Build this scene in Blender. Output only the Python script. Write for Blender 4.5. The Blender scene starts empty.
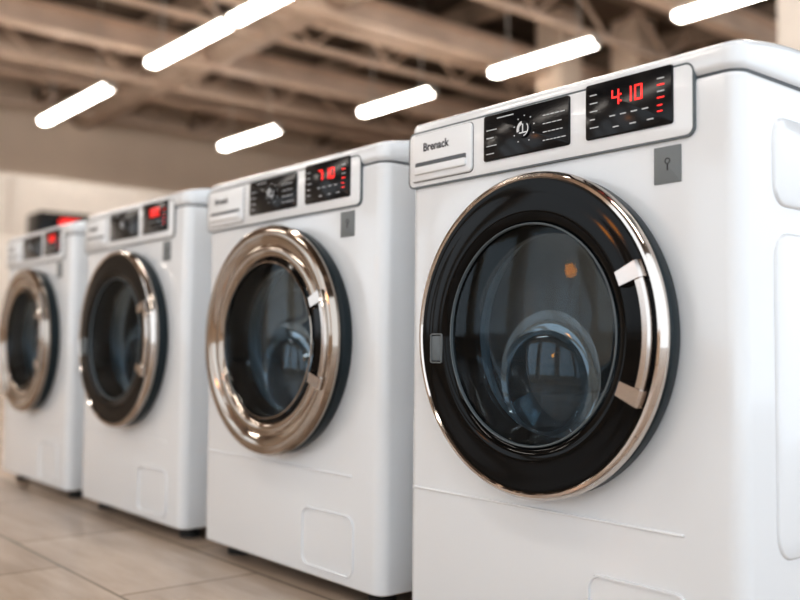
import bpy, bmesh, math, random
from mathutils import Vector, Matrix
random.seed(4)
scene=bpy.context.scene
col=scene.collection
scene.view_settings.view_transform='Standard'
try: scene.view_settings.look='Medium High Contrast'
except Exception: pass
scene.view_settings.exposure=.10

# ---------------------------------------------------------------- materials
def mat(name,color,rough=.5,metal=0.,emit=None,es=0.,coat=0.,noise=0.,nscale=8.,bump=0.,spec=None):
    m=bpy.data.materials.new(name); m.use_nodes=True
    nt=m.node_tree; b=nt.nodes['Principled BSDF']
    b.inputs['Base Color'].default_value=(*color,1)
    b.inputs['Roughness'].default_value=rough
    b.inputs['Metallic'].default_value=metal
    if spec is not None: b.inputs['Specular IOR Level'].default_value=spec
    if coat: b.inputs['Coat Weight'].default_value=coat; b.inputs['Coat Roughness'].default_value=.05
    if emit: b.inputs['Emission Color'].default_value=(*emit,1); b.inputs['Emission Strength'].default_value=es
    if noise or bump:
        tc=nt.nodes.new('ShaderNodeTexCoord'); n=nt.nodes.new('ShaderNodeTexNoise')
        n.inputs['Scale'].default_value=nscale; n.inputs['Detail'].default_value=4
        nt.links.new(tc.outputs['Object'],n.inputs['Vector'])
        if noise:
            r=nt.nodes.new('ShaderNodeValToRGB')
            r.color_ramp.elements[0].position=.3; r.color_ramp.elements[1].position=.7
            r.color_ramp.elements[0].color=(*[c*(1-noise) for c in color],1)
            r.color_ramp.elements[1].color=(*[min(1,c*(1+noise)) for c in color],1)
            nt.links.new(n.outputs['Fac'],r.inputs['Fac']); nt.links.new(r.outputs['Color'],b.inputs['Base Color'])
        if bump:
            bp=nt.nodes.new('ShaderNodeBump'); bp.inputs['Strength'].default_value=bump; bp.inputs['Distance'].default_value=.01
            nt.links.new(n.outputs['Fac'],bp.inputs['Height']); nt.links.new(bp.outputs['Normal'],b.inputs['Normal'])
    return m
WHITE=mat('white_enamel',(.80,.835,.87),.13,coat=.6,noise=.01,nscale=2)
WHITE2=mat('white_panel_plastic',(.84,.865,.89),.25,coat=.3,noise=.01,nscale=3)
SEAM=mat('seam_shadow_dark',(.12,.13,.14),.7,noise=.1)  # dark colour standing in for shade in the lid gap and drawer recess
CHROME=mat('chrome',(.62,.57,.53),.07,1,noise=.02)
CHROMEW=mat('warm_chrome',(.42,.37,.325),.08,1,noise=.03)
BLACKG=mat('black_gloss',(.003,.0035,.004),.07,noise=.2,spec=.2)
RUBBER=mat('dark_rubber',(.014,.026,.033),.32,noise=.1,spec=.35)
SILVER=mat('brushed_silver',(.60,.56,.53),.14,1,noise=.03)
GREYR=mat('grey_boot_rubber',(.12,.145,.16),.35,noise=.1)
BOOT=mat('boot_gasket_rubber',(.13,.18,.21),.3,noise=.1)
DISP=mat('display_black',(.006,.007,.009),.15,noise=.2,spec=.3)
MARK=mat('print_white_glow',(.5,.5,.5),.5,emit=(.8,.85,.9),es=.18,noise=.02)  # white print with a faint glow added to its colour
INK=mat('print_dark',(.04,.04,.05),.5,noise=.05)
RED=mat('led_red',(.4,.01,.01),.4,emit=(1,.03,.025),es=1.6,noise=.02)
STICK=mat('energy_label_grey',(.19,.21,.22),.5,noise=.04)
FOOT=mat('foot_black',(.02,.02,.02),.6,noise=.1)

def glassmat(name,tint,lo,hi,diff=0,dcol=(.5,.6,.68),rough=.03):
    m=bpy.data.materials.new(name); m.use_nodes=True; nt=m.node_tree; nt.nodes.clear()
    o=nt.nodes.new('ShaderNodeOutputMaterial'); mx=nt.nodes.new('ShaderNodeMixShader')
    t=nt.nodes.new('ShaderNodeBsdfTransparent'); t.inputs[0].default_value=(*tint,1)
    g=nt.nodes.new('ShaderNodeBsdfGlossy'); g.inputs['Roughness'].default_value=rough; g.inputs['Color'].default_value=(.85,.94,1,1)
    l=nt.nodes.new('ShaderNodeLayerWeight'); l.inputs['Blend'].default_value=.35
    mr=nt.nodes.new('ShaderNodeMapRange'); mr.inputs['To Min'].default_value=lo; mr.inputs['To Max'].default_value=hi
    src=t.outputs[0]
    if diff:
        d=nt.nodes.new('ShaderNodeBsdfDiffuse'); d.inputs[0].default_value=(*dcol,1)
        m2=nt.nodes.new('ShaderNodeMixShader'); m2.inputs[0].default_value=diff
        nt.links.new(t.outputs[0],m2.inputs[1]); nt.links.new(d.outputs[0],m2.inputs[2]); src=m2.outputs[0]
    nt.links.new(l.outputs['Facing'],mr.inputs['Value']); nt.links.new(mr.outputs[0],mx.inputs[0])
    nt.links.new(src,mx.inputs[1]); nt.links.new(g.outputs[0],mx.inputs[2]); nt.links.new(mx.outputs[0],o.inputs[0])
    return m
GLASS=glassmat('door_glass_outer',(.80,.86,.90),.010,.08)
BOWL=glassmat('door_glass_bowl',(.84,.92,.96),.03,.55,.01)
BOWLEND=glassmat('door_glass_bowl_end',(.6,.7,.76),.02,.25,.05)
BOWLGLINT=glassmat('bowl_rim_glint',(.72,.82,.88),.08,.7,.14,(.5,.65,.75),.05)  # pale diffuse colour paints the bright crescent reflection onto the bowl rim

def drummat():
    m=mat('perforated_steel_drum',(.16,.19,.21),.2,.9)
    nt=m.node_tree; b=nt.nodes['Principled BSDF']
    tc=nt.nodes.new('ShaderNodeTexCoord'); v=nt.nodes.new('ShaderNodeTexVoronoi'); v.inputs['Scale'].default_value=38; v.inputs['Randomness'].default_value=.15
    r=nt.nodes.new('ShaderNodeValToRGB'); r.color_ramp.elements[0].position=.2; r.color_ramp.elements[0].color=(.15,.18,.20,1)
    r.color_ramp.elements[1].position=.26; r.color_ramp.elements[1].color=(.22,.28,.32,1)
    nt.links.new(tc.outputs['Object'],v.inputs['Vector']); nt.links.new(v.outputs['Distance'],r.inputs['Fac']); nt.links.new(r.outputs['Color'],b.inputs['Base Color'])
    return m
DRUM=drummat()
DRUMB=mat('drum_back_dark_steel',(.05,.058,.066),.3,.9,noise=.1)

# ---------------------------------------------------------------- mesh helpers
def finish(bm,name,mats,parent=None,loc=(0,0,0),angle=35):
    bmesh.ops.recalc_face_normals(bm,faces=bm.faces)
    me=bpy.data.meshes.new(name); bm.to_mesh(me); bm.free()
    for m in mats: me.materials.append(m)
    for p in me.polygons: p.use_smooth=True
    me.set_sharp_from_angle(angle=math.radians(angle))
    o=bpy.data.objects.new(name,me); col.objects.link(o); o.location=loc
    if parent: o.parent=parent
    return o
def add_box(bm,x0,x1,y0,y1,z0,z1,bev=0,seg=2,mi=0):
    r=bmesh.ops.create_cube(bm,size=1)
    vs=r['verts']
    for v in vs:
        v.co=Vector((x0+(v.co.x+.5)*(x1-x0),y0+(v.co.y+.5)*(y1-y0),z0+(v.co.z+.5)*(z1-z0)))
    fs={f for v in vs for f in v.link_faces}
    for f in fs: f.material_index=mi
    if bev:
        es=list({e for f in fs for e in f.edges})
        bmesh.ops.bevel(bm,geom=es,offset=bev,segments=seg,profile=.5,affect='EDGES')
def cabinet(bm,x0,x1,y0,y1,z0,z1,rv,rh):
    r=bmesh.ops.create_cube(bm,size=1)
    for v in r['verts']:
        v.co=Vector((x0+(v.co.x+.5)*(x1-x0),y0+(v.co.y+.5)*(y1-y0),z0+(v.co.z+.5)*(z1-z0)))
    ev=[e for e in bm.edges if abs(e.verts[0].co.z-e.verts[1].co.z)>1e-4]
    bmesh.ops.bevel(bm,geom=ev,offset=rv,segments=8,profile=.5,affect='EDGES')
    if rh:
        bm.normal_update()
        eh=[e for e in bm.edges if abs(e.verts[0].co.z-e.verts[1].co.z)<1e-5 and sum(abs(f.normal.z)>.9 for f in e.link_faces)==1]
        bmesh.ops.bevel(bm,geom=eh,offset=rh,segments=4,profile=.5,affect='EDGES')
def rrect_pts(x0,x1,z0,z1,r,n=6):
    pts=[]
    for cx,cz,a0 in ((x1-r,z1-r,0),(x0+r,z1-r,90),(x0+r,z0+r,180),(x1-r,z0+r,270)):
        for i in range(n+1):
            a=math.radians(a0+90*i/n); pts.append((cx+r*math.cos(a),cz+r*math.sin(a)))
    return pts
def add_plate(bm,x0,x1,z0,z1,yb,yf,r,mi=0,bev=.001,plane='xz'):
    """rounded plate whose face looks to -Y (or +X for plane 'yz'), back at yb, front at yf"""
    def co(a,b,d): return (a,d,b) if plane=='xz' else (d,a,b)
    s=-1 if yf<yb else 1
    rings=[]
    for (ins,d) in ((0,yb),(0,yf-s*bev),(bev*.4,yf-s*bev*.3),(bev,yf)):
        pts=rrect_pts(x0+ins,x1-ins,z0+ins,z1-ins,max(r-ins,.0005))
        rings.append([bm.verts.new(co(a,b,d)) for a,b in pts])
    n=len(rings[0])
    for k in range(3):
        for i in range(n):
            f=bm.faces.new((rings[k][i],rings[k][(i+1)%n],rings[k+1][(i+1)%n],rings[k+1][i])); f.material_index=mi
    f=bm.faces.new(rings[-1]); f.material_index=mi
def add_frame(bm,x0,x1,z0,z1,yb,yf,r,w,mi=0,plane='xz'):
    """rounded-rectangle raised outline (ring) of width w"""
    def co(a,b,d): return (a,d,b) if plane=='xz' else (d,a,b)
    rings=[]
    for ins,d in ((0,yb),(w*.25,yf),(w*.75,yf),(w,yb)):
        rings.append([bm.verts.new(co(a,b,d)) for a,b in rrect_pts(x0+ins,x1-ins,z0+ins,z1-ins,max(r-ins,.001))])
    n=len(rings[0])
    for k in range(3):
        for i in range(n):
            f=bm.faces.new((rings[k][i],rings[k][(i+1)%n],rings[k+1][(i+1)%n],rings[k+1][i])); f.material_index=mi
def add_lathe(bm,prof,mi=0,n=128,cx=0,cz=0,a0=0,a1=360):
    """revolve (r,y[,dx,dz]) profile round the Y axis through (cx,cz)"""
    full=abs(a1-a0)>=360; rings=[]
    cnt=n if full else n+1
    for p in prof:
        r,y=p[:2]; ox,oz=(p[2],p[3]) if len(p)>2 else (0,0)
        if r<1e-6: rings.append([bm.verts.new((cx+ox,y,cz+oz))]); continue
        rings.append([bm.verts.new((cx+ox+r*math.cos(math.radians(a0+(a1-a0)*i/n)),y,cz+oz+r*math.sin(math.radians(a0+(a1-a0)*i/n)))) for i in range(cnt)])
    for k in range(len(rings)-1):
        A,B=rings[k],rings[k+1]
        for i in range(n):
            j=(i+1)%cnt
            if len(B)==1: f=bm.faces.new((A[i],A[j],B[0]))
            elif len(A)==1: f=bm.faces.new((A[0],B[j],B[i]))
            else: f=bm.faces.new((A[i],A[j],B[j],B[i]))
            f.material_index=mi
def add_cyl(bm,c,r,h,axis='z',n=24,mi=0,r2=None):
    R=Matrix.Identity(4)
    if axis=='y': R=Matrix.Rotation(math.pi/2,4,'X')
    if axis=='x': R=Matrix.Rotation(math.pi/2,4,'Y')
    res=bmesh.ops.create_cone(bm,cap_ends=True,segments=n,radius1=r,radius2=r if r2 is None else r2,depth=h,matrix=Matrix.Translation(c)@R)
    for v in res['verts']:
        for f in v.link_faces: f.material_index=mi

# ---------------------------------------------------------------- washing machine
W=.6285; HW=W/2; D=.60; ZC=.490
def body_mesh():
    bm=bmesh.new(); cabinet(bm,-HW,HW,0,D,.028,.8175,.024,.006)
    o=finish(bm,'body_tmp',[WHITE,SEAM])
    bm=bmesh.new(); add_cyl(bm,(0,.18,ZC),.205,.60,'y',n=128)
    c=finish(bm,'cut_tmp',[SEAM])
    md=o.modifiers.new('b','BOOLEAN'); md.object=c; md.operation='DIFFERENCE'; md.solver='EXACT'
    dg=bpy.context.evaluated_depsgraph_get()
    me=bpy.data.meshes.new_from_object(o.evaluated_get(dg))
    me.name='cabinet_body'
    bpy.data.objects.remove(o); bpy.data.objects.remove(c)
    for p in me.polygons: p.use_smooth=True
    me.set_sharp_from_angle(angle=math.radians(30))
    return me
BODY=body_mesh()

DIG={'0':'abcdef','1':'bc','2':'abged','3':'abgcd','4':'fgbc','5':'afgcd','6':'afgedc','7':'abc','8':'abcdefg','9':'abcdfg'}
def add_digit(bm,ch,x,z,w,h,y,mi):
    t=w*.17
    seg={'a':(0,w,h-t,h),'d':(0,w,0,t),'g':(0,w,h/2-t/2,h/2+t/2),'f':(0,t,h/2,h),'b':(w-t,w,h/2,h),'e':(0,t,0,h/2),'c':(w-t,w,0,h/2)}
    for s in DIG[ch]:
        a,b,c,d=seg[s]; add_box(bm,x+a,x+b,y-.0006,y,z+c,z+d,mi=mi)

def washing_machine(loc,sx=1.,sz=1.,rot=0.,style='black',digits='410',texty='Brenack'):
    E=bpy.data.objects.new('washing_machine',None); col.objects.link(E); E.empty_display_size=.3
    b=bpy.data.objects.new('cabinet_body',BODY); col.objects.link(b); b.parent=E
    # lid: crowned, rises gently from the front edge to the rear
    bm=bmesh.new(); cabinet(bm,-HW-.001,HW+.001,-.004,D,.8205,.8545,.025,.009)
    for yy in (.03,.06,.09,.12,.15,.18):
        bmesh.ops.bisect_plane(bm,geom=bm.verts[:]+bm.edges[:]+bm.faces[:],plane_co=(0,yy,0),plane_no=(0,1,0))
    for v in bm.verts:
        t=min(1,max(0,(v.co.y)/.18)); t=1-(1-t)**2
        v.co.z+=.020*t*min(1,max(0,(v.co.z-.8205)/.02))
    finish(bm,'lid',[WHITE],E)
    bm=bmesh.new(); cabinet(bm,-HW+.004,HW-.004,.004,D-.004,.815,.823,.022,0); finish(bm,'lid_seam',[SEAM],E)  # dark filler box painted as the shade inside the lid gap
    bm=bmesh.new()
    for fx in (-.25,.25):
        for fy in (.06,.54):
            add_cyl(bm,(fx,fy,.006),.026,.012); add_cyl(bm,(fx,fy,.02),.014,.03)
    finish(bm,'levelling_feet',[FOOT],E)
    # control panel
    bm=bmesh.new()
    add_plate(bm,-.311,.252,.744,.838,.002,-.0045,.012,0,.002)
    finish(bm,'control_panel',[WHITE2],E)
    bm=bmesh.new(); add_plate(bm,-.3124,.2534,.7426,.8394,.002,-.0046,.0132,0,.0003)
    for v in bm.verts:
        if v.co.y<-.003: v.co.y=-.0042
    finish(bm,'control_panel_seam',[GREYR],E)
    # drawer
    bm=bmesh.new()
    add_plate(bm,-.3025,-.1505,.752,.8345,-.003,-.0052,.009,1,.0004)
    add_plate(bm,-.3012,-.1518,.7533,.8332,-.003,-.0085,.008,0,.0016)
    add_plate(bm,-.291,-.163,.7655,.7855,-.007,-.0088,.005,0,.0003)
    add_plate(bm,-.290,-.164,.7745,.7850,-.007,-.0092,.0025,1,.0003)  # dark plate stands for the shade in the handle recess
    add_plate(bm,-.291,-.163,.7640,.7775,-.007,-.0125,.004,0,.0015)
    finish(bm,'detergent_drawer',[WHITE2,SEAM],E)
    cu=bpy.data.curves.new('drawer_lettering','FONT'); cu.body=texty; cu.size=.0195; cu.extrude=.0002; cu.offset=.0004
    t=bpy.data.objects.new('drawer_lettering',cu); col.objects.link(t); t.parent=E
    t.rotation_euler=(math.pi/2,0,0); t.location=(-.270,-.0089,.803); cu.materials.append(INK)
    # display 1 : programme selector
    bm=bmesh.new(); y=-.0082
    add_plate(bm,-.125,.050,.7635,.8355,-.003,-.0076,.004,0,.0008)
    add_lathe(bm,[(.0135,-.007),(.0135,-.0095),(.0125,-.0105),(0,-.0105)],2,32,-.038,.801)
    add_lathe(bm,[(.0125,-.0104),(.0125,-.0110),(.0075,-.0110),(.0075,-.0104)],1,32,-.038,.801,100,200)
    add_lathe(bm,[(.0115,-.0104),(.0115,-.0110),(.0098,-.0110),(.0098,-.0104)],1,32,-.038,.801,-80,40)
    add_box(bm,-.0455,-.0300,-.0112,-.010,.7945,.7965,mi=1)
    add_box(bm,-.0390,-.0370,-.0112,-.010,.7960,.809,mi=1)
    for k in range(9):
        a=math.radians(-60+k*37)
        px,pz=-.038+.021*math.cos(a),.801+.021*math.sin(a)
        add_box(bm,px-.0011,px+.0011,y,y+.0008,pz-.0008,pz+.0008,mi=1)
    for k in range(4):
        z=.7735+k*.0125
        add_box(bm,-.118,-.118+random.uniform(.014,.024),y,y+.0008,z,z+.0013,mi=1)
        x=.000
        while x<.036:
            L=random.uniform(.004,.009); add_box(bm,x,x+L,y,y+.0008,z+.003,z+.0043,mi=1); x+=L+.002
    add_box(bm,-.095,-.06,y,y+.0008,.8275,.8290,mi=1)
    finish(bm,'programme_selector',[DISP,MARK,DISP],E)
    # display 2 : LED
    bm=bmesh.new()
    add_plate(bm,.080,.223,.7635,.8415,-.003,-.0076,.004,0,.0008)
    x=.126
    for i,ch in enumerate(digits):
        add_digit(bm,ch,x,.805,.0125,.021,-.0076,2); x+=.0175
        if i==0:
            add_box(bm,x-.0035,x-.001,-.0082,-.0076,.808,.8105,mi=2); add_box(bm,x-.0035,x-.001,-.0082,-.0076,.817,.8195,mi=2)
            x+=.003
    for k in range(4): add_box(bm,.200,.211,y,y+.0008,.800+k*.0085,.8015+k*.0085,mi=2 if k in(0,2) else 1)
    for k in range(5): add_box(bm,.088,.088+random.uniform(.008,.016),y,y+.0008,.779+k*.0115,.7804+k*.0115,mi=1)
    for k in range(4): add_box(bm,.122+k*.018,.132+k*.018,y,y+.0008,.790,.7915,mi=1)
    for k in range(3): add_box(bm,.128+k*.028,.138+k*.028,y,y+.0008,.774,.7755,mi=1)
    for k in range(2): add_box(bm,.200,.208,y,y+.0008,.782+k*.008,.7834+k*.008,mi=2)
    finish(bm,'led_display',[DISP,MARK,RED],E)
    # energy label
    bm=bmesh.new()
    add_plate(bm,.190,.2315,.687,.736,.001,-.0014,.001,0,.0003)
    add_lathe(bm,[(.0042,-.0014),(.0042,-.0019),(.003,-.0019),(.003,-.0014)],1,20,.211,.7165)
    add_box(bm,.2102,.2118,-.0019,-.0014,.704,.7125,mi=1)
    finish(bm,'energy_label',[STICK,FOOT],E)
    # kick line + service flap
    bm=bmesh.new(); add_plate(bm,-.298,.232,.2330,.2365,.001,-.0026,.0012,0,.0008)
    finish(bm,'kick_line',[WHITE2],E)
    bm=bmesh.new(); add_frame(bm,.077,.240,.045,.162,.0005,-.0034,.022,.005,0)
    finish(bm,'service_flap',[WHITE],E)
    # embossed side plates
    bm=bmesh.new()
    for s in (1,-1):
        add_plate(bm,.078,.52,.204,.622,s*(HW-.001),s*(HW+.004),.035,0,.004,plane='yz')
        add_plate(bm,.076,.52,.655,.772,s*(HW-.001),s*(HW+.004),.03,0,.004,plane='yz')
    finish(bm,'side_embossing',[WHITE],E)
    # drum and boot gasket
    bm=bmesh.new()
    add_lathe(bm,[(.204,.0),(.196,.004),(.192,.02),(.196,.03),(.185,.045),(.178,.05),(.178,.06)],0,96,0,ZC)
    finish(bm,'boot_gasket',[BOOT],E)
    bm=bmesh.new()
    add_lathe(bm,[(.176,.055),(.196,.075),(.2,.09),(.2,.42)],0,96,0,ZC)
    add_lathe(bm,[(.2,.42),(.19,.43),(.09,.43),(.08,.42),(0,.41)],1,96,0,ZC)
    for k in range(3):
        a=math.radians(100+120*k); ca,sa=math.cos(a),math.sin(a)
        pr=[(-.03,.199),(-.018,.165),(0,.150),(.018,.165),(.03,.199)]
        rings=[[bm.verts.new((ca*q-sa*p,yy,ZC+sa*q+ca*p)) for p,q in pr] for yy in (.12,.41)]
        for i in range(4): bm.faces.new((rings[0][i],rings[0][i+1],rings[1][i+1],rings[1][i]))
        bm.faces.new(rings[0])
    finish(bm,'drum',[DRUM,DRUMB],E)
    # ------- door
    dr=bpy.data.objects.new('door',None); col.objects.link(dr); dr.parent=E
    bm=bmesh.new()
    add_lathe(bm,[(.205,.002),(.228,.0),(.2325,-.008),(.2325,-.022),(.222,-.032),(.2,-.034)],0,128,0,ZC)
    finish(bm,'door_rim_rubber',[RUBBER],dr)
    black=style=='black'
    bm=bmesh.new()
    if black:
        add_lathe(bm,[(.224,-.026),(.2325,-.028),(.2360,-.034),(.2352,-.042),(.2310,-.0475),(.2270,-.048),(.2250,-.0455)],0,160,0,ZC)
    else:
        add_lathe(bm,[(.222,-.030),(.2345,-.032),(.2365,-.039),(.232,-.048),(.222,-.051),(.210,-.050),(.200,-.045),(.195,-.043),(.190,-.045),(.180,-.046),(.172,-.042),(.168,-.036)],0,160,0,ZC)
    finish(bm,'door_chrome_ring',[CHROME if black else CHROMEW],dr)
    bm=bmesh.new()
    if black: pr=[(.2255,-.0455),(.217,-.0445),(.205,-.0455),(.18,-.0465),(.166,-.044),(.160,-.038),(.158,-.03),(.155,-.006),(.150,.012)]
    else: pr=[(.170,-.038),(.163,-.040),(.158,-.03),(.155,-.006),(.150,.012)]
    add_lathe(bm,pr,0,160,0,ZC)
    finish(bm,'door_bezel',[BLACKG],dr)
    bm=bmesh.new()
    add_lathe(bm,[(.1618,-.0435),(.1605,-.045),(.159,-.0445),(.1585,-.040)],0,128,0,ZC)
    finish(bm,'glass_trim',[GREYR if black else CHROMEW],dr)
    bm=bmesh.new(); add_lathe(bm,[(.158,-.040),(.145,-.0413),(.13,-.0425),(.11,-.0438),(.09,-.0448),(.07,-.0456),(.045,-.0463),(.02,-.0466),(0,-.0467)],0,96,0,ZC)
    finish(bm,'door_glass',[GLASS],dr)
    bm=bmesh.new()
    ex,ez=-.036,-.072  # bowl end skewed low so the pale rim imitates that reflection
    add_lathe(bm,[(.150,.000),(.144,.010,ex*.1,ez*.1),(.130,.024,ex*.35,ez*.35),(.113,.034,ex*.65,ez*.65),(.100,.040,ex*.85,ez*.85)],0,96,0,ZC)
    add_lathe(bm,[(.100,.040,ex*.85,ez*.85),(.088,.044,ex*.97,ez*.97),(.080,.042,ex,ez),(.074,.034,ex,ez)],2,96,0,ZC)
    add_lathe(bm,[(.074,.034,ex,ez),(.062,.030,ex,ez),(.0,.029,ex,ez)],1,96,0,ZC)
    finish(bm,'door_glass_bowl',[BOWL,BOWLEND,BOWLGLINT],dr)
    # handle
    bm=bmesh.new()
    def arc(r0,r1,a0,a1,y0,y1,mi,n=20,bev=.003):
        rings=[]
        for i in range(n+1):
            a=math.radians(a0+(a1-a0)*i/n); c,s=math.cos(a),math.sin(a)
            sec=[(r0,y0),(r0,y1+bev),(r0+bev,y1),(r1-bev,y1),(r1,y1+bev),(r1,y0)]
            rings.append([bm.verts.new((r*c,y,ZC+r*s)) for r,y in sec])
        for i in range(n):
            for k in range(6):
                f=bm.faces.new((rings[i][k],rings[i][(k+1)%6],rings[i+1][(k+1)%6],rings[i+1][k])); f.material_index=mi
        for rr in (rings[0],rings[-1]):
            f=bm.faces.new(rr); f.material_index=mi
    arc(.207,.221,-24,24,-.044,-.0570,0)
    arc(.184,.2235,19,25,-.040,-.060,0,6)
    arc(.184,.2235,-25,-19,-.040,-.060,0,6)
    arc(.178,.206,-19,19,-.044,-.047,1,12,.001)
    finish(bm,'door_handle',[SILVER,BLACKG],dr)
    bm=bmesh.new()
    if black:
        add_frame(bm,-.204,-.176,ZC-.045,ZC+.003,-.045,-.0485,.004,.003,0)
        add_plate(bm,-.200,-.180,ZC-.041,ZC-.001,-.045,-.0475,.003,1,.0005)
        finish(bm,'latch_badge',[STICK,GREYR],dr)
    else: bm.free()
    E.location=loc; E.scale=(sx,1,sz); E.rotation_euler=(0,0,rot)
    return E
P=.7366
washing_machine((-HW,0,0),1,1.006,0,'black','410')
washing_machine((-P-HW+.020,0,0),1.05,.992,0,'chrome','710','Brenak')
washing_machine((-2*P-HW-.006,0,0),1.03,1.0,0,'black','880','Brenak')
washing_machine((-3*P-HW-.018,0,0),1.0,.995,0,'chrome','500','Brenak')

# ---------------------------------------------------------------- room
def floor_mat():
    m=mat('floor_tiles',(.3,.26,.22),.24)
    nt=m.node_tree; b=nt.nodes['Principled BSDF']
    tc=nt.nodes.new('ShaderNodeTexCoord'); mp=nt.nodes.new('ShaderNodeMapping'); mp.inputs['Location'].default_value=(.2,.31,0)
    br=nt.nodes.new('ShaderNodeTexBrick'); br.inputs['Scale'].default_value=1; br.inputs['Brick Width'].default_value=.6; br.inputs['Row Height'].default_value=.3
    br.inputs['Mortar Size'].default_value=.004; br.inputs['Color1'].default_value=(.60,.49,.40,1); br.inputs['Color2'].default_value=(.50,.405,.33,1); br.inputs['Mortar'].default_value=(.28,.225,.18,1)
    n=nt.nodes.new('ShaderNodeTexNoise'); n.inputs['Scale'].default_value=3; n.inputs['Detail'].default_value=7; n.inputs['Roughness'].default_value=.6
    mp2=nt.nodes.new('ShaderNodeMapping'); mp2.inputs['Scale'].default_value=(1,6,1)
    mx=nt.nodes.new('ShaderNodeMix'); mx.data_type='RGBA'; mx.blend_type='MULTIPLY'; mx.inputs[0].default_value=.75
    r=nt.nodes.new('ShaderNodeValToRGB'); r.color_ramp.elements[0].position=.3; r.color_ramp.elements[0].color=(.62,.60,.58,1); r.color_ramp.elements[1].position=.7
    L=nt.links.new
    L(tc.outputs['Object'],mp.inputs[0]); L(mp.outputs[0],br.inputs['Vector']); L(tc.outputs['Object'],mp2.inputs[0]); L(mp2.outputs[0],n.inputs['Vector'])
    L(n.outputs['Fac'],r.inputs[0]); L(br.outputs['Color'],mx.inputs[6]); L(r.outputs['Color'],mx.inputs[7]); L(mx.outputs[2],b.inputs['Base Color'])
    return m
FLOOR=floor_mat()
WALL=mat('wall_paint_beige',(.84,.70,.57),.8,noise=.04,nscale=1.2)
WALLW=mat('wall_paint_white',(.76,.70,.64),.7,noise=.03)
DECK=mat('ceiling_deck_brown',(.11,.082,.062),.8,noise=.5,nscale=1.5)
BEAM=mat('beam_taupe',(.66,.52,.42),.6,noise=.15,nscale=2)
BEAMD=mat('beam_dark',(.26,.20,.157),.6,noise=.25,nscale=2)
DUCT=mat('duct_metal',(.48,.38,.305),.5,.2,noise=.15,nscale=2)
COLM=mat('column_beige',(.86,.71,.58),.7,noise=.05)
CASE=mat('fixture_housing',(.5,.48,.45),.5,noise=.02)
TUBE=mat('light_diffuser',(.9,.9,.9),.5,emit=(1,.93,.85),es=22,noise=.01)
X0,X1,Y0,Y1,ZT=-14.5,4,-8,13,4.8
def box_obj(name,x0,x1,y0,y1,z0,z1,m,bev=0):
    bm=bmesh.new(); add_box(bm,x0,x1,y0,y1,z0,z1,bev); return finish(bm,name,[m])
box_obj('floor',X0,X1,Y0,Y1,-.1,0,FLOOR)
box_obj('ceiling',X0,X1,Y0,Y1,ZT,ZT+.1,DECK)
box_obj('wall_far',X0-.15,X0,Y0,Y1,0,ZT,WALL)
box_obj('wall_back',X0,X1,Y1,Y1+.15,0,ZT,WALL)
bm=bmesh.new()
add_box(bm,X0,X1,Y0-.2,Y0,0,.7); add_box(bm,X0,X1,Y0-.2,Y0,3.6,ZT)
for i in range(7):
    x=X0+.3+i*3; add_box(bm,x-.3,x+.3,Y0-.2,Y0,.7,3.6)
finish(bm,'wall_front',[WALL])  # unseen shopfront, added with piers and openings to structure the door reflections
bm=bmesh.new(); add_box(bm,-10.7,-10.5,-3,8.5,0,2.45,.01)
for y in (.9,2.3,3.9,5.5): add_box(bm,-10.49,-10.46,y,y+.06,.1,2.4)
finish(bm,'wall_partition',[WALLW])

bm=bmesh.new()
def ibeam_y(x,z,h,w,mi):
    add_box(bm,x-w/2,x+w/2,Y0,Y1,z,z+.04,mi=mi); add_box(bm,x-w/2,x+w/2,Y0,Y1,z+h-.03,z+h,mi=mi)
    add_box(bm,x-.015,x+.015,Y0,Y1,z+.03,z+h-.03,mi=mi)
for x,z,h,w,mi in ((-2.4,4.0,.3,.2,0),(-4.9,4.0,.3,.2,0),(-7.3,3.95,.28,.24,0),(-7.95,4.1,.25,.2,0),(-9.9,4.0,.3,.24,0),(-12.4,4.15,.3,.26,0)):
    ibeam_y(x,z,h,w,mi)
for y in (-6,-3.5,-1,1.2,3.9,6.6,9.3,11.8):
    add_box(bm,X0,X1,y-.06,y+.06,4.35,4.6,mi=1)
for x in (-3.6,-6.1,-8.6,-11.3,-13.6):
    add_box(bm,x-.04,x+.04,Y0,Y1,4.05,4.11,mi=0); add_box(bm,x-.04,x+.04,Y0,Y1,4.6,4.66,mi=1)
    y=Y0; s=1
    while y<Y1-.6:
        L=math.hypot(.6,.5); a=math.atan2(.5,.6)*s
        M=Matrix.Translation((x,y+.3,4.355))@Matrix.Rotation(a,4,'X')
        bmesh.ops.create_cube(bm,size=1,matrix=M@Matrix.Diagonal((.03,L,.04,1)))
        y+=.6; s=-s
finish(bm,'ceiling_beams',[BEAM,BEAMD])
bm=bmesh.new()
xm=(X0+X1)/2; LX=X1-X0-.1; 
add_cyl(bm,(xm,4.6,4.25),.22,LX,'x',n=32); add_cyl(bm,(xm,11.0,4.2),.3,LX,'x',n=32)
add_cyl(bm,(-8.1,2.5,4.5),.2,20.8,'y',n=32); add_cyl(bm,(-11.9,2.5,4.4),.24,20.8,'y',n=32)
for i in range(16):
    x=-14+i*1.15
    add_cyl(bm,(x,4.6,4.25),.235,.04,'x',n=32); add_cyl(bm,(x,11.0,4.2),.315,.04,'x',n=32)
finish(bm,'ventilation_duct',[DUCT])

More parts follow.
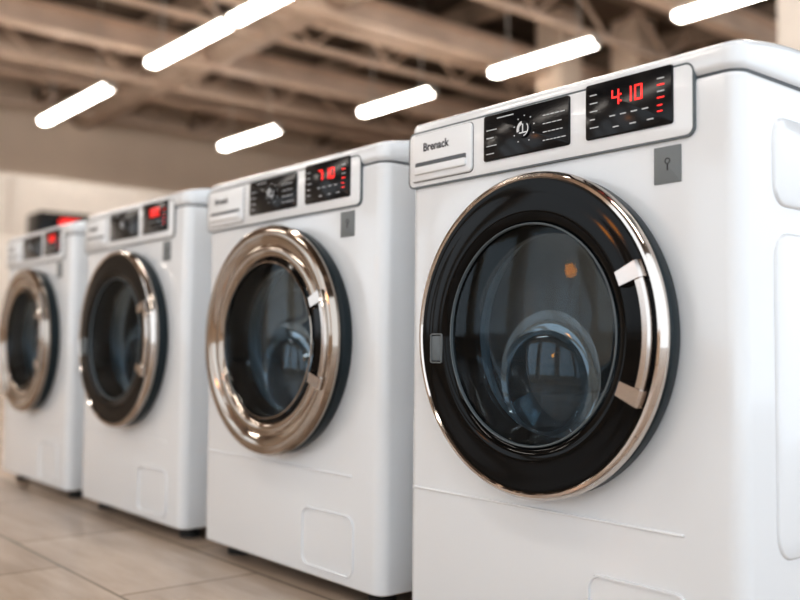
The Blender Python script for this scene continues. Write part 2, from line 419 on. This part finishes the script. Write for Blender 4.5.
def fixture(x0,x1,y,z=3.4):
    E=bpy.data.objects.new('ceiling_light_fixture',None); col.objects.link(E); E.location=((x0+x1)/2,y,z)
    h=(x1-x0)/2
    bm=bmesh.new(); add_box(bm,-h,h,-.04,.04,.030,.070,.006); add_box(bm,-h-.012,-h,-.065,.065,-.036,.055,.003); add_box(bm,h,h+.012,-.065,.065,-.036,.055,.003)
    finish(bm,'housing',[CASE],E)
    bm=bmesh.new(); add_box(bm,-h,h,-.06,.06,-.032,.030,.022,4); finish(bm,'diffuser',[TUBE],E)
    bm=bmesh.new()
    for s in (-1,1): add_cyl(bm,(s*h*.7,0,.6),.006,1.05,n=8)
    finish(bm,'suspension_rods',[CASE],E)
for a in ((-11.7,-9.55,3.07),(-8.4,-6.8,3.05),(-6.7,-5.1,3.05),(-4.8,-3,3.05),(-2,-.2,3.05),(-11.5,-10.0,5.6),(-8.55,-7.25,5.92),(-6.3,-4.95,5.95),(-4.05,-2.7,5.95),(-1.4,.2,5.95),
          (-12,-10.2,.4),(-9,-7.2,.4),(-6,-4.2,.4),(-3,-1.2,.4),(0.2,2,.4),
          (-9,-7.2,-2.0),(-6,-4.2,-2.0),(-3,-1.2,-2.0),(0,1.8,-2.0),  # unseen rows on the camera side, added to light the machine fronts
          (-9,-7.2,-4.6),(-6,-4.2,-4.6),(-3,-1.2,-4.6),(0,1.8,-4.6)):
    fixture(*a)

def column(name,x,y,w,m):
    bm=bmesh.new(); add_box(bm,x-w/2,x+w/2,y-w/2,y+w/2,0,ZT,.02); add_box(bm,x-w/2-.03,x+w/2+.03,y-w/2-.03,y+w/2+.03,0,.12,.005)
    return finish(bm,name,[m])
column('structural_column',-7.2,8.05,.42,COLM)
column('structural_column',-6.75,9.0,.42,COLM)
column('structural_column',-2.15,4.82,.5,WALLW)

E=bpy.data.objects.new('display_counter',None); col.objects.link(E)
bm=bmesh.new(); add_box(bm,-.35,.35,-.2,4.0,.08,1.5,.02,3); add_box(bm,-.3,.3,-.15,3.95,0,.08); finish(bm,'counter_body',[WALLW],E)
E.location=(-8.9,1.3,0)
E=bpy.data.objects.new('microwave_oven',None); col.objects.link(E)
bm=bmesh.new(); add_box(bm,-.2,.2,-.26,.26,.01,.29,.015,3)
for s in (-.15,.15):
    for q in (-.2,.2): add_cyl(bm,(s,q,.006),.02,.012)
finish(bm,'oven_body',[BLACKG],E)
bm=bmesh.new(); add_box(bm,.195,.206,-.06,.14,.16,.22,.002); finish(bm,'oven_display',[RED],E)
bm=bmesh.new(); add_box(bm,.2,.205,-.23,-.15,.05,.26,.002); add_cyl(bm,(.225,-.13,.155),.008,.2); add_box(bm,.2,.23,-.135,-.125,.07,.08); add_box(bm,.2,.23,-.135,-.125,.23,.24); finish(bm,'oven_door',[DISP],E)
E.location=(-8.85,2.3,1.5)

# warm globe lamp standing out in the shop (seen mirrored in the near door glass)
E=bpy.data.objects.new('floor_lamp',None); col.objects.link(E)
bm=bmesh.new(); add_cyl(bm,(0,0,.015),.15,.03,n=40); add_cyl(bm,(0,0,.72),.012,1.42); add_cyl(bm,(0,0,1.44),.04,.03)
finish(bm,'lamp_stand',[FOOT],E)
bm=bmesh.new(); bmesh.ops.create_uvsphere(bm,u_segments=32,v_segments=20,radius=.12,matrix=Matrix.Translation((0,0,1.55)))
finish(bm,'lamp_globe',[mat('lamp_globe_orange',(.8,.4,.15),.4,emit=(1,.36,.08),es=14,noise=.02)],E)
E.location=(-3.70,-4.95,0)

# ---------------------------------------------------------------- world
w=bpy.data.worlds.new('world'); scene.world=w; w.use_nodes=True
nt=w.node_tree; bg=nt.nodes['Background']; bg.inputs[0].default_value=(.88,.94,1,1); bg.inputs[1].default_value=1.5

# ---------------------------------------------------------------- camera
f,cx,cy,cz,yaw,pit,rol=933.4,.6091,-1.0472,.4708,.6927,.0520,.0098
fw=Vector((-math.cos(yaw)*math.cos(pit),math.sin(yaw)*math.cos(pit),math.sin(pit)))
r=fw.cross(Vector((0,0,1))).normalized(); u=r.cross(fw)
r2=math.cos(rol)*r+math.sin(rol)*u; u2=-math.sin(rol)*r+math.cos(rol)*u
M=Matrix((r2,u2,-fw)).transposed().to_4x4(); M.translation=(cx,cy,cz)
cam=bpy.data.cameras.new('camera'); co=bpy.data.objects.new('camera',cam); col.objects.link(co); co.matrix_world=M
cam.sensor_width=36; cam.lens=f/800*36; cam.clip_start=.05
cam.dof.use_dof=True; cam.dof.focus_distance=1.38; cam.dof.aperture_fstop=2.3
scene.camera=co
